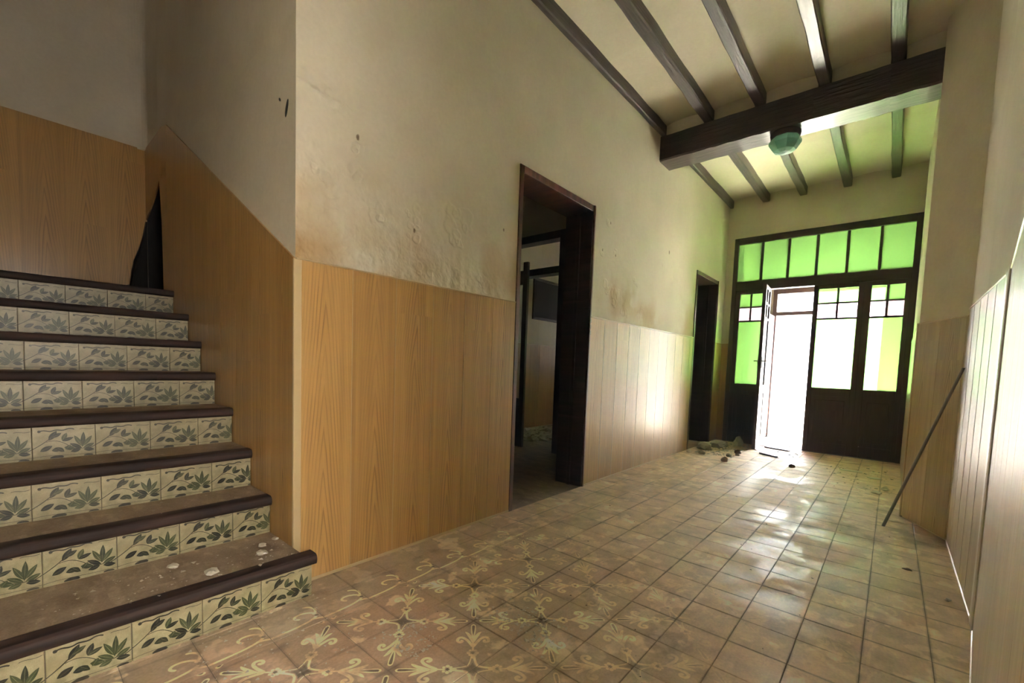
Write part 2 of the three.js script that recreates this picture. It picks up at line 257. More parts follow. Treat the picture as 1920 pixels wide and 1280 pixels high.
  for (let py = 0; py < A.h; py++) for (let px = 0; px < A.w; px++) {
    const i = (py * A.w + px) * 4, x = A.x0 + (px + 0.5) / kx, z = A.z0 + (py + 0.5) / kz;
    const ti = Math.floor((x - TX) / T), tj = Math.floor((TZ - z) / T), fx = (x - TX) / T - ti, fz = (TZ - z) / T - tj;
    const tone = vn(ti * 7.3 + 0.5, tj * 5.1 + 0.5) - 0.5, a = fbm(x * 3.2, z * 3.2, 5), b = fbm(x * 14 + 5, z * 14, 4), f = vn(x * 190, z * 190);
    // fresh print shows near the stairs, dust covers it farther in
    const clean = sm(1.9, 0.7, x + 0.25 * (a - 0.5) * 4) * sm(-1.75, -0.55, z + (a - 0.5) * 1.2);
    const show = (0.22 + 0.28 * sm(0.4, 0.6, b)) * (1 - clean) + 1.1 * clean * (0.35 + 0.65 * sm(0.3, 0.62, b + 0.12));
    let c = [138 + tone * 10, 121 + tone * 10, 94 + tone * 8]; // slate and olive body of the tile
    const pink = sm(0.5, 0.68, fbm(x * 1.7 + 31, z * 1.7 + 12, 3)) * 0.4; c = [lerp(c[0], 168, pink), lerp(c[1], 126, pink), lerp(c[2], 94, pink)];
    const od = sm(0.32, 0.1, Math.hypot(Math.abs(fx - 0.5) - 0.5, Math.abs(fz - 0.5) - 0.5)) * clean * sm(0.42, 0.66, b) * 0.6; c = [lerp(c[0], 74, od), lerp(c[1], 62, od), lerp(c[2], 52, od)];
    if (x < 0.36 || x > 1.98) { const k = 0.5 * sm(0.3, 0.6, a + 0.05); c = [lerp(c[0], 128, k), lerp(c[1], 112, k), lerp(c[2], 88, k)]; }
    const L = im[i] / 255 * show, D = im[i + 1] / 255 * show;
    c = [lerp(c[0], 218, L * 0.8), lerp(c[1], 197, L * 0.8), lerp(c[2], 150, L * 0.8)]; c = [lerp(c[0], 70, D * 0.8), lerp(c[1], 60, D * 0.8), lerp(c[2], 44, D * 0.8)];
    const dust = (0.2 + 0.65 * (1 - clean)) * (0.5 + 0.5 * sm(0.2, 0.62, a * 0.6 + b * 0.4)) * (im[i] > 100 ? 0.75 : 1);
    c = [lerp(c[0], 182 + tone * 14, dust), lerp(c[1], 158 + tone * 14, dust), lerp(c[2], 128 + tone * 12, dust)];
    const edge = Math.min(fx, 1 - fx, fz, 1 - fz), grime = sm(0.05, 0.0, edge) * (0.2 - 0.08 * clean) * sm(0.3, 0.6, fbm(x * 6 + 3, z * 6, 3)); c = c.map((v) => v * (1 - grime));
    const powder = clean * sm(0.66, 0.74, fbm(x * 9 + 70, z * 9 + 20, 5)); c = [lerp(c[0], 214, powder * 0.6), lerp(c[1], 196, powder * 0.6), lerp(c[2], 160, powder * 0.6)];
    const scuff = sm(0.6, 0.72, fbm(x * 11 + 4, z * 11 + 60, 4)) * 26 - sm(0.62, 0.75, fbm(x * 5 + 14, z * 5 + 30, 4)) * 22, n = (f - 0.5) * 16 + (b - 0.5) * 30 + scuff; for (let q = 0; q < 3; q++) d[i + q] = cl(c[q] * [1.36, 1.37, 1.45][q] + n); d[i + 3] = 255;
    const rough = 0.7 - 0.24 * sm(0.42, 0.66, fbm(x * 5 + 8, z * 5 + 2, 4)) * (1 - 0.6 * clean) + (b - 0.5) * 0.25; e[i] = e[i + 1] = e[i + 2] = cl(255 * Math.min(0.95, Math.max(0.46, rough))); e[i + 3] = 255;
  }
  const bump = new Uint8Array(A.w * A.h * 4); for (let py = 0; py < A.h; py++) for (let px = 0; px < A.w; px++) { const i = (py * A.w + px) * 4, x = A.x0 + px / kx, z = A.z0 + py / kz; bump[i] = bump[i + 1] = bump[i + 2] = cl(128 + (fbm(x * 12, z * 12, 4) - 0.5) * 150); bump[i + 3] = 255; }
  return new THREE.MeshStandardMaterial({ name: 'printed cement tile', map: fromData(d, A.w, A.h, true, false), roughness: 1, roughnessMap: fromData(e, A.w, A.h, false, false), bumpMap: fromData(bump, A.w, A.h, false, false), bumpScale: 0.004 });
}
const matNear = floorMaps(NEAR), matFar = floorMaps(FAR);
const floor = new THREE.Group(); floor.name = 'floor'; scene.add(floor); struct(floor, 'dusty floor of printed cement tiles');
{
  mesh('floor_bed', boxUV(new THREE.BoxGeometry(7, 0.3, 10.4).translate(0, -0.153, -2.5), 1), matGrout, floor);
  const r = rng(12), list = [];
  const xs = [0.002, 0.15, 0.352]; for (let i = -5; i <= 3; i++) xs.push(TX + T * i); xs.push(2.36, 2.56);
  const zs = []; for (let j = 27; j >= -10; j--) zs.push(TZ - T * j);
  const v = new THREE.Vector3();
  for (let a = 0; a < xs.length - 1; a++) for (let b = 0; b < zs.length - 1; b++) {
    let x0 = xs[a], x1 = xs[a + 1], z0 = Math.max(zs[b], -6.6), z1 = zs[b + 1]; if (z1 < -6.5) continue;
    const q = [[x0, z0], [x1, z0], [x1, z1], [x0, z1]].map(([x, z]) => { v.set(x, 0, z).applyMatrix4(camera.matrixWorldInverse); const d = -v.z; return d > 0.05 ? [824 * v.x / d, -824 * v.y / d + 96.9] : null; });
    let area = 0; if (q.every(Boolean)) { const inF = q.some(([x, y]) => Math.abs(x) < 960 && Math.abs(y) < 640); if (inF) { for (let k = 0; k < 4; k++) { const [ax, ay] = q[k], [bx2, by] = q[(k + 1) % 4]; area += ax * by - bx2 * ay; } area = Math.abs(area) / 2; } }
    if (x1 > 2.2 && z1 < -3.5) continue; if (x0 > 2.3 && z1 < 0.3) continue;
    list.push({ x0, x1, z0, z1, area });
  }
  list.sort((p, q) => q.area - p.area);
  const rest = { near: [], far: [] };
  list.forEach((t, k) => {
    const A = (t.z0 + t.z1) / 2 > NEAR.z0 ? NEAR : FAR, gap = 0.0009, c = 0.0018, h = [0, 0, 0, 0].map(() => (r() - 0.5) * 0.0016), o = (r() - 0.5) * 0.0012;
    const x0 = t.x0 + gap, x1 = t.x1 - gap, z0 = t.z0 + gap, z1 = t.z1 - gap, P = [], I = [];
    const ring = (d, y, hh) => [[x0 + d, z0 + d], [x0 + d, z1 - d], [x1 - d, z1 - d], [x1 - d, z0 + d]].map(([x, z], n) => P.push([x, y + o + hh[n], z]) - 1);
    const top = ring(c, 0, h); I.push(top[0], top[1], top[2], top[0], top[2], top[3]);
    const a = ring(c, 0, h), b = ring(0, -0.002, h), e = ring(0, -0.009, [0, 0, 0, 0]);
    for (const [p, q] of [[a, b], [b, e]]) for (let n = 0; n < 4; n++) { const m = (n + 1) % 4; I.push(p[n], q[n], q[m], p[n], q[m], p[m]); }
    const g = new THREE.BufferGeometry(); g.setAttribute('position', new THREE.Float32BufferAttribute(P.flat(), 3));
    g.setAttribute('uv', new THREE.Float32BufferAttribute(P.flatMap(([x, , z]) => [(x - A.x0) / (A.x1 - A.x0), Math.min(0.9995, Math.max(0.0005, (z - A.z0) / (A.z1 - A.z0)))]), 2)); g.setIndex(I);
    const gg = g.toNonIndexed(); gg.computeVertexNormals();
    if (k < 300 && t.area > 40) mesh('tile', gg, A === NEAR ? matNear : matFar, floor); else rest[A === NEAR ? 'near' : 'far'].push(gg);
  });
  for (const k of ['near', 'far']) if (rest[k].length) mesh(k === 'near' ? 'outer_tiles' : 'distant_tiles', mergeGeometries(rest[k]), k === 'near' ? matNear : matFar, floor).userData.kind = 'stuff';
  // plain cement floors of the side rooms and the entrance
  const matCement = new THREE.MeshStandardMaterial({ name: 'plain cement floor', map: treadMap, bumpMap: treadBump, bumpScale: 0.004, roughness: 0.85 });
  mesh('side_room_floor', bx(-3.3, 0.0, -0.02, 0.0, -7.36, -0.1, 0), matCement, floor);
  mesh('entrance_floor', bx(0, 2.3, -0.02, 0.001, -7.6, -6.6, 0), new THREE.MeshStandardMaterial({ name: 'pale entrance slab', map: plasterMap, bumpMap: plasterBump, bumpScale: 0.004, roughness: 0.8 }), floor);
  mesh('rear_floor', bx(2.36, 3.0, -0.02, 0.0, 0.25, 2.6, 0), matCement, floor);
  mesh('rear_floor', bx(0, 2.36, -0.02, 0.0, 0.83, 2.6, 0), matCement, floor);
  childNames(floor);
}

// ───────────── walls ─────────────
const ZE = -6.289, D1 = [1.473, 2.4525, 2.394], D2 = [5.03, 5.934, 2.339]; // hall doors: from, to (metres from the corner), height
const HW = 1.466;
const onLeft = (x) => frameOf([x, 0, 0], [0, 0, -1], [1, 0, 0]);
function boards(parent, M, s0, s1, topOf, botOf = () => 0.012, mat = matBoard, seed = 1, phase = 0, seam = 0, seamMat = matTrimPale) {
  const r = rng(seed); let k = 0;
  for (let s = s0; s < s1 - 0.01;) {
    const e = Math.min(s1, phase && k === 0 ? s0 + phase : s + BW), g = 0.0003, off = Math.floor(r() * 4) / 4, ov = r() * 0.4;
    const ss = s, geo = slab([[s + g, botOf(s)], [e - g, botOf(e)], [e - g, topOf(e)], [s + g, topOf(s)]], 0.009, M, { bevel: 0.0014, uv: (a, b) => [(a - ss) / 0.98 + off, b / 1.6 + ov] });
    mesh('wainscot_board', geo, mat, parent);
    if (seam && e < s1 - 0.02) mesh('seam_strip', slab([[e - seam / 2, botOf(e)], [e + seam / 2, botOf(e)], [e + seam / 2, topOf(e)], [e - seam / 2, topOf(e)]], 0.0105, M, { bevel: 0.0012 }), seamMat, parent);
    s = e; k++;
  }
}
const strip = (parent, M, s0, s1, y0, y1, d = 0.014, mat = matTrim, name = 'cap_strip') => mesh(name, slab([[s0, y0], [s1, y0], [s1, y1], [s0, y1]], d, M, { bevel: 0.003 }), mat, parent);

const wallLeft = struct(group('wall_left'), 'long plastered hall wall with wood-look wainscot');
{
  const hole = (d) => [[d[0], 0.0], [d[1], 0.0], [d[1], d[2]], [d[0], d[2]]];
  const outline = [[0, 0], [D1[0], 0], [D1[0], D1[2]], [D1[1], D1[2]], [D1[1], 0], [D2[0], 0], [D2[0], D2[2]], [D2[1], D2[2]], [D2[1], 0], [6.5, 0], [6.5, 3.6], [0, 3.6]];
  mesh('plaster', slab(outline, 0.25, onLeft(-0.25), { uv: (s, y) => [s / WL, y / WH] }), matHall, wallLeft);
  boards(wallLeft, onLeft(0), 0.02, D1[0] - 0.004, () => HW, undefined, matBoard, 3, 0, 0.0032, matTrim);
  boards(wallLeft, onLeft(0), D1[1] + 0.012, D2[0] - 0.004, () => HW, undefined, matBoardHall, 8, 0, 0.006);
  boards(wallLeft, onLeft(0), D2[1] + 0.004, -ZE, () => HW, undefined, matBoard, 9);
  strip(wallLeft, onLeft(0), D1[1] + 0.012, D2[0] - 0.004, HW, HW + 0.012);
  strip(wallLeft, onLeft(0), 0.0, D1[0], HW, HW + 0.008, 0.01);
  strip(wallLeft, onLeft(0), 0.03, D1[0] - 0.004, 0.0, 0.016, 0.013, matTrim, 'base_strip');
  strip(wallLeft, onLeft(0), D1[1] + 0.004, D2[0] - 0.004, 0.0, 0.014, 0.013, matTrim, 'base_strip');
  strip(wallLeft, onLeft(0), D1[1] + 0.001, D1[1] + 0.013, 0.0, HW + 0.01, 0.013, matTrim, 'edge_strip');
  strip(wallLeft, onLeft(0), -0.013, 0.022, 0.0, HW, 0.014, matTrim, 'corner_strip');
  childNames(wallLeft);
}
// stair wall: faces +z
const LAND = 1.494, XB = -2.95, SLOPE = (x) => x > -2.25 ? 1.472 - x * 0.5685 : 2.752;
const torn = [[-2.345, 1.47], [-2.352, 1.72], [-2.375, 2.02], [-2.41, 2.25], [-2.438, 2.375], [-2.52, 2.33], [-2.66, 2.26], [-2.8, 2.21], [-2.942, 2.17], [-2.942, 1.47]];
const wallStair = struct(group('wall_stair'), 'plastered wall beside the stairs with sloping wainscot');
{
  const M = frameOf([0, 0, -0.15], [1, 0, 0], [0, 0, 1]), F = frameOf([0, 0, 0], [1, 0, 0], [0, 0, 1]);
  mesh('plaster', slab([[-3.2, 0], [-0.0004, 0], [-0.0004, 4.4], [-3.2, 4.4]], 0.1504, M, { holes: [[[-2.345, 1.47], [-2.35, 1.9], [-2.39, 2.5], [-2.94, 2.5], [-2.94, 1.47]]] }), matPlaster, wallStair);
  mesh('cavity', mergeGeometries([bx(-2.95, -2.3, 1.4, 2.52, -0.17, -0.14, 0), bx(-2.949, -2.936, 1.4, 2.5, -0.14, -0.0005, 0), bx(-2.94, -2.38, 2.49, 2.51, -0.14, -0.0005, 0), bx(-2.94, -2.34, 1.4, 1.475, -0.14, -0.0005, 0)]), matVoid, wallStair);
  boards(wallStair, F, -2.33 + 0.0, -0.001, SLOPE, () => 0.02, matBoard, 21, 0.125);
  { const g = new THREE.SphereGeometry(1, 10, 6); g.scale(0.012, 0.038, 0.003); g.rotateZ(-0.35); g.translate(-0.09, 2.128, 0.001); mesh('chipped_spot', g, matVoid, wallStair); const q = new THREE.SphereGeometry(1, 8, 6); q.scale(0.014, 0.006, 0.002); q.rotateZ(-0.7); q.translate(-0.165, 2.19, 0.001); mesh('chipped_spot', q, matVoid, wallStair); }
  // the torn sheet on the landing
  mesh('torn_board', slab([[-2.33, 2.752], [-2.945, 2.752], ...[...torn].slice(0, 9).reverse(), [-2.33, 1.47]], 0.009, F, { uv: (a, b) => [a / 0.98, b / 1.6] }), matBoard, wallStair);
  { // curling lip along the tear
    const e = [[2.15, 0.004], [2.02, 0.026], [1.9, 0.05], [1.8, 0.076], [1.7, 0.098], [1.6, 0.116], [1.52, 0.128]], P = [], I = [], N = 6, r = rng(2);
    e.forEach(([y, z], k) => { const w = (0.012 + 0.022 * Math.sin((k + 0.5) / 7 * Math.PI)) * (0.7 + r() * 0.6), tw = 1.9 + 0.5 * Math.sin(k * 1.7); for (let s = 0; s <= N; s++) { const a = s / N * tw, q = w / tw; P.push(XB + 0.011 + q * (1 - Math.cos(a)), y + q * Math.sin(a) * 0.3, z + q * Math.sin(a)); } });
    for (let k = 0; k < e.length - 1; k++) for (let s = 0; s < N; s++) { const a = k * (N + 1) + s, b = a + N + 1; I.push(a, b, a + 1, b, b + 1, a + 1); }
    const front = new THREE.BufferGeometry(); front.setAttribute('position', new THREE.Float32BufferAttribute(P, 3)); front.setIndex(I); front.computeVertexNormals();
    const back = front.clone(), bp = back.attributes.position, bn = front.attributes.normal; for (let k = 0; k < bp.count; k++) bp.setXYZ(k, bp.getX(k) - bn.getX(k) * 0.004, bp.getY(k) - bn.getY(k) * 0.004, bp.getZ(k) - bn.getZ(k) * 0.004);
    back.setIndex(I.map((_, k) => I[k - k % 3 + 2 - k % 3]));
    mesh('curled_sheet', mergeGeometries([front, back]), new THREE.MeshStandardMaterial({ name: 'backing sheet', color: new THREE.Color(0.2, 0.15, 0.1), roughness: 0.9, side: THREE.DoubleSide }), wallStair);
  }
  childNames(wallStair);
}
const wallBack = struct(group('wall_back'), 'plastered wall behind the landing with brown wainscot');
{
  const M = onLeft(XB);
  mesh('plaster', bx(-3.2, XB, 0, 4.4, -0.15, 1.4, 0), matPlaster, wallBack);
  // rounded inside corner
  const arc = [[XB, 0.0]]; for (let k = 0; k <= 8; k++) { const a = k / 8 * Math.PI / 2; arc.push([XB + 0.1 - 0.1 * Math.cos(a), 0.1 - 0.1 * Math.sin(a)]); }
  mesh('corner_plaster', plan([...arc.slice(1), [XB, 0]], 2.74, 4.4), matPlaster, wallBack);
  const rag = (s) => { const z = -s; return LAND + 0.015 + 0.08 * sm(0.55, 0.2, z) + 0.58 * Math.pow(Math.max(0, 1 - z / 0.125), 1.25) + 0.02 * Math.sin(z * 19) * sm(0.7, 0.3, z); };
  for (let z = 0.001; z < 1.24; z += 0.245) {
    const z1 = Math.min(1.25, z + 0.245), pts = [[-z1, 2.752]]; for (let k = 0; k <= 14; k++) pts.push([-z1 + (z1 - z) * k / 14, rag(-z1 + (z1 - z) * k / 14)]); pts.push([-z, 2.752]);
    const o = R(); mesh('wainscot_board', slab(pts.reverse(), 0.01, M, { uv: (a, b) => [a / 0.98 + Math.floor(o * 4) / 4, b / 1.6 + o] }), matBoard, wallBack);
  }
  mesh('dark_gap_strip', bx(XB, XB + 0.004, 1.4, 2.2, 0.001, 1.25, 0), matVoid, wallBack);  // dark strip standing in for the shaded gap behind the torn boards
  childNames(wallBack);
}
struct(mesh('wall_stair_side', bx(-3.2, 0.0, 0, 4.4, 1.25, 1.4, 0), matPlaster), 'plastered wall on the near side of the stairs');
struct(mesh('wall_near_left', bx(-0.15, 0.0, 0, 4.4, 1.4, 2.6, 0), matPlaster));
struct(mesh('wall_rear', bx(0, 3.0, 0, 3.6, 2.4, 2.6, 0), matPlaster), 'plastered wall behind the hall');
struct(mesh('wall_added_opening', mergeGeometries([bx(2.75, 3.0, 0, 3.6, 0.37, 0.42, 0), bx(2.75, 3.0, 0, 3.6, 0.87, 2.4, 0), bx(2.75, 3.0, 2.3, 3.6, 0.42, 0.87, 0)]), matPlaster), 'unseen plastered wall with an opening added to let in daylight');  // unseen opening, added and sized to light the near hall
struct(mesh('wall_stair_head', bx(-0.15, 0.0, 3.57, 4.4, 0, 1.25, 0), matPlaster));

const wallRight = struct(group('wall_right'), 'plastered right hall wall with pier and wainscot');
const RP = [[2.15, -6.5], [2.135, -3.6], [2.12, -3.5677], [2.3414, -3.0789 - 0.032], [2.336, -1.804], [2.286, -1.327], [2.11, 0.35]];
{
  mesh('plaster', plan([...RP, [2.75, 0.37], [3.0, 0.37], [3.0, -6.5]], 0, 3.6), matPlaster, wallRight);
  const HR = 1.4855;
  for (let k = 0; k < RP.length - 1; k++) {
    if (k === 1) continue;
    const [ax, az] = RP[k], [bx2, bz] = RP[k + 1], L = Math.hypot(bx2 - ax, bz - az), d = [(bx2 - ax) / L, 0, (bz - az) / L], n = [-d[2], 0, d[0]];
    const M = frameOf([ax, 0, az], d, n), h = k === 0 ? HW : k === 2 ? 1.44 : HR;
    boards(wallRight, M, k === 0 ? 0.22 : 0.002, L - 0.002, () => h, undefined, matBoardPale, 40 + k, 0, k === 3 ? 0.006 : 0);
    strip(wallRight, M, k === 0 ? 0.22 : 0, L, h, h + 0.01, 0.013);
    if (k >= 3) strip(wallRight, M, 0, L, 0, 0.014, 0.013, matTrim, 'base_strip');
    if (k === 3) strip(wallRight, M, L - 0.05, L - 0.001, 0, HR + 0.01, 0.017, matTrimPale, 'corner_strip');
    if (k === 4) strip(wallRight, M, -0.01, 0.055, 0, HR + 0.01, 0.016, matTrimPale, 'corner_strip');
    if (k === 2) strip(wallRight, M, -0.006, 0.012, 0, h + 0.01, 0.013, matTrim, 'corner_strip');
  }
  childNames(wallRight);
}
const wallEnd = struct(group('wall_end'), 'plastered end wall round the glazed screen');
{
  mesh('plaster', mergeGeometries([bx(0, 0.104, 0, 3.6, -6.45, ZE, 0), bx(0.104, 2.148, 2.998, 3.6, -6.45, ZE, 0)]), matPlaster, wallEnd);
  boards(wallEnd, frameOf([0, 0, ZE], [1, 0, 0], [0, 0, 1]), 0.004, 0.1, () => HW, undefined, matBoard, 77);
  childNames(wallEnd);
}
// side rooms, entrance and facade
struct(mesh('wall_side_room', bx(-3.35, -3.2, 0, 3.4, -3.5, 0, 0), matPlaster));
struct(mesh('wall_partition', mergeGeometries([bx(-3.2, -2.3, 0, 3.3, -3.56, -3.44, 0), bx(-0.95, -0.25, 0, 3.3, -3.56, -3.44, 0), bx(-2.3, -0.95, 2.62, 3.3, -3.56, -3.44, 0)]), matPlaster));
const wallRoom = struct(group('wall_front_room'));
{
  mesh('plaster', bx(-2.65, -2.5, 0, 3.4, -7.36, -3.56, 0), matPlaster, wallRoom);
  boards(wallRoom, onLeft(-2.5), 3.57, 7.3, () => 1.38, undefined, matBoard, 61);
  childNames(wallRoom);
}
struct(mesh('wall_facade', mergeGeometries([bx(-2.65, -2.1, 0, 4.4, -7.6, -7.36, 0), bx(-2.1, -1.75, 0, 1.3, -7.6, -7.36, 0), bx(-2.1, -1.75, 1.72, 4.4, -7.6, -7.36, 0), bx(-1.75, 0.45, 0, 4.4, -7.6, -7.36, 0), bx(1.9, 3.0, 0, 4.4, -7.6, -7.36, 0), bx(0.45, 1.9, 2.4, 4.4, -7.6, -7.36, 0)]), matEntrance));  // includes a small unseen window gap added to light the front room
struct(mesh('wall_entrance_left', bx(0.0, 0.2, 0, 3.3, -7.36, -6.45, 0), matEntrance));
struct(mesh('wall_entrance_right', bx(2.15, 3.0, 0, 3.3, -7.36, -6.5, 0), matEntrance));
struct(mesh('wall_hall_extension', bx(-0.25, 0.0, 0, 3.4, -7.36, -6.5, 0), matPlaster));

// ───────────── ceiling, rafters, beam ─────────────
const RX = [0.028, 0.475, 0.92, 1.4, 1.865], RY = 3.458;
{
  const sh = new THREE.Shape(), edges = [[0, 0.0], ...RX.slice(1).map((x) => [x - 0.04, x + 0.04]), [2.34, 2.34]];
  sh.moveTo(-0.25, 3.9); sh.lineTo(-0.25, 3.56); sh.lineTo(0.05, 3.56);
  let px = 0.05; for (const x of [...RX.slice(1), 2.33]) { sh.quadraticCurveTo((px + x - 0.04) / 2, 3.6, x - 0.04, 3.56); sh.lineTo(x + 0.04, 3.56); px = x + 0.04; }
  sh.lineTo(3.0, 3.56); sh.lineTo(3.0, 3.9); sh.closePath();
  const g = new THREE.ExtrudeGeometry(sh, { depth: 9.1, bevelEnabled: false, curveSegments: 10 }); g.translate(0, 0, -6.5);
  const c = struct(group('ceiling'), 'plastered ceiling in shallow vaults between rafters');
  mesh('vaults', boxUV(toCreasedNormals(g, 0.5), 1, 'z'), matPlaster, c);
  { const xs = [0.054, ...RX.slice(1).flatMap((x) => [x - 0.046, x + 0.046]), 2.135]; for (let k = 0; k < xs.length; k += 2) mesh('infill', bx(xs[k], xs[k + 1], RY - 0.0005, 3.6, -3.965, -3.715, 0), matPlaster, c); }
  mesh('stairwell_ceiling', bx(-3.2, 0.0, 4.4, 4.6, -0.15, 1.4, 0), matPlaster, c);
  mesh('side_room_ceiling', bx(-3.35, -0.25, 3.3, 3.5, -7.6, -0.15, 0), matPlaster, c);
  mesh('entrance_ceiling', bx(0, 3.0, 3.2, 3.5, -7.36, -6.45, 0), new THREE.MeshStandardMaterial({ name: 'added dark ceiling boards', map: darkWoodMap, color: new THREE.Color(2, 1.8, 1.5), roughness: 0.8 }), c);  // dark boards added so the transom panes in front look dimmer
  const roof = ['first dark rafter lying flat against the left wall', 'second dark rafter from the left wall above the hall', 'third dark rafter, the middle one of the five above the lamp', 'fourth rafter from the left wall, right of the lamp', 'fifth rafter from the left wall, the one nearest the right pier'];
  RX.forEach((x, k) => {
    const w = k ? 0.088 : 0.05, r = rng(60 + k), N = 46, P = [], I = []; // hand-hewn: edges wander a little along the length
    const z0 = -6.285, z1 = 2.35;
    for (let i = 0; i <= N; i++) {
      const z = lerp(z0, z1, i / N), d = () => (r() - 0.5) * 0.007, c2 = 0.008, a = x - w / 2 + (k ? d() : 0), b = x + w / 2 + d(), y = RY + (r() - 0.5) * 0.006, t = 3.6;
      for (const [px2, py] of [[a, t], [a, y + c2], [a + c2, y], [b - c2, y], [b, y + c2], [b, t]]) P.push(px2, py, z);
    }
    for (let i = 0; i < N; i++) for (let q = 0; q < 6; q++) { const a = i * 6 + q, b = i * 6 + (q + 1) % 6; I.push(a, b, a + 6, b, b + 6, a + 6); }
    I.push(0, 5, 1, 1, 5, 4, 1, 4, 2, 2, 4, 3); const o = N * 6; I.push(o, o + 1, o + 5, o + 1, o + 4, o + 5, o + 1, o + 2, o + 4, o + 2, o + 3, o + 4);
    const g = new THREE.BufferGeometry(); g.setAttribute('position', new THREE.Float32BufferAttribute(P, 3)); g.setIndex(I); g.computeVertexNormals();
    tag(mesh('ceiling_rafter', boxUV(toCreasedNormals(g, 0.6), 0.5, 'z', k * 0.31), matBeam), roof[k], 'rafter', 'dark rafters across the hall ceiling');
  });
  { // main beam, hewn
    const N = 40, P = [], I = [], r = rng(8), x0 = 0.0, x1 = 2.2;
    for (let i = 0; i <= N; i++) {
      const x = lerp(x0, x1, i / N), d = () => (r() - 0.5) * 0.007, y0 = 3.212 + d(), y1 = RY - 0.001, za = -3.70 + d(), zb = -3.985 + d(), c2 = 0.012 + r() * 0.006;
      for (const [y, z] of [[y1, za], [y0 + c2, za], [y0, za - c2], [y0, zb + c2], [y0 + c2, zb], [y1, zb]]) P.push(x, y, z);
    }
    for (let i = 0; i < N; i++) for (let q = 0; q < 6; q++) { const a = i * 6 + q, b = i * 6 + (q + 1) % 6; I.push(a, b, a + 6, b, b + 6, a + 6); }
    I.push(0, 5, 1, 1, 5, 4, 1, 4, 2, 2, 4, 3); const o = N * 6; I.push(o, o + 1, o + 5, o + 1, o + 4, o + 5, o + 1, o + 2, o + 4, o + 2, o + 3, o + 4);
    const g = new THREE.BufferGeometry(); g.setAttribute('position', new THREE.Float32BufferAttribute(P, 3)); g.setIndex(I); g.computeVertexNormals();
    tag(mesh('main_beam', boxUV(toCreasedNormals(g, 0.6), 0.5, 'x', 0.2), matBeam), 'thick dark wooden beam crossing the hall below the rafters', 'beam');
  }
  childNames(c);
}

// ───────────── staircase ─────────────
{
  const st = group('staircase', [0, 0, 0]); tag(st, 'worn staircase with leaf-patterned tiled risers and dark nosings', 'staircase');
  const nx = [0.155, -0.225, -0.479, -0.763, -1.066, -1.349, -1.633, -2.016], ny = [0.187, 0.366, 0.556, 0.745, 0.93, 1.119, 1.305, 1.494], rx = nx.map((x) => x - 0.026), Z1 = 1.245, TH = 0.046;
  for (let k = 0; k < 8; k++) {
    const z0 = k ? 0.011 : -0.02, back = k < 7 ? rx[k + 1] - 0.01 : XB + 0.02, prev = k ? ny[k - 1] : 0;
    mesh('tread', bx(back, nx[k] - 0.03, ny[k] - 0.05, ny[k] - 0.002, z0 + (k ? 0 : 0.032), Z1, 0, 'z'), matTread, st);
    // bull-nosed dark edge, a little worn
    const sh = new THREE.Shape(); sh.moveTo(-0.07, -TH); sh.lineTo(-0.016, -TH); sh.bezierCurveTo(0.0, -TH, 0.0, -TH * 0.35, -0.004, -TH * 0.25); sh.bezierCurveTo(-0.008, -0.002, -0.016, 0, -0.024, 0); sh.lineTo(-0.07, 0); sh.closePath();
    const g = new THREE.ExtrudeGeometry(sh, { depth: Z1 - z0 + (k ? 0 : 0.012), bevelEnabled: false, curveSegments: 5 }); g.translate(nx[k], ny[k], z0 - (k ? 0 : 0.012));
    mesh('nosing', boxUV(toCreasedNormals(g, 0.7), 0.6, 'z', k * 0.37), matNosing, st);
    const ri = mesh('riser', bx(rx[k] - 0.045, rx[k] - 0.008, prev - 0.02, ny[k] - 0.04, z0 + 0.002, Z1, 0), matGrout, st);
    const first = 0.186 - (k % 2 ? 0.014 : 0), edges = [z0]; for (let z = first; z < Z1 - 0.02; z += T) edges.push(z); edges.push(Z1);
    for (let e = 0; e < edges.length - 1; e++) {
      const a = edges[e] + 0.0012, b = edges[e + 1] - 0.0012, y0 = prev - 0.004, y1 = ny[k] - TH + 0.001;
      // seen from the hall the branch runs from right to left along +z
      const M = frameOf([rx[k] - 0.008, 0, 0], [0, 0, -1], [1, 0, 0]), jz = edges[e + 1];
      const off = ((e + k) % 2) * 0.5;
      mesh('riser_tile', slab([[-b, y0], [-a, y0], [-a, y1], [-b, y1]], 0.008, M, { bevel: 0.0012, uv: (s, y) => [((s + (e === 0 ? jz : b + 0.0012)) / T) * 0.5 + off, (y - prev) / 0.142] }), matRiser, ri);
    }
    childNames(ri);
    if (k === 0) mesh('end_face', bx(0.016, rx[0] - 0.004, 0, ny[0] - TH, -0.019, -0.008, 0.001), matTread, st);
  }
  mesh('core', (() => { const g = new THREE.ExtrudeGeometry(shapeOf([[rx[0] - 0.045, 0.0], ...nx.flatMap((x, k) => [[rx[k] - 0.046, ny[k] - 0.05], [k < 7 ? rx[k + 1] - 0.046 : XB, ny[k] - 0.05]]), [XB, 0]]), { depth: Z1 - 0.05, bevelEnabled: false }); g.translate(0, 0, 0.03); return g; })(), matGrout, st);
  childNames(st);
}

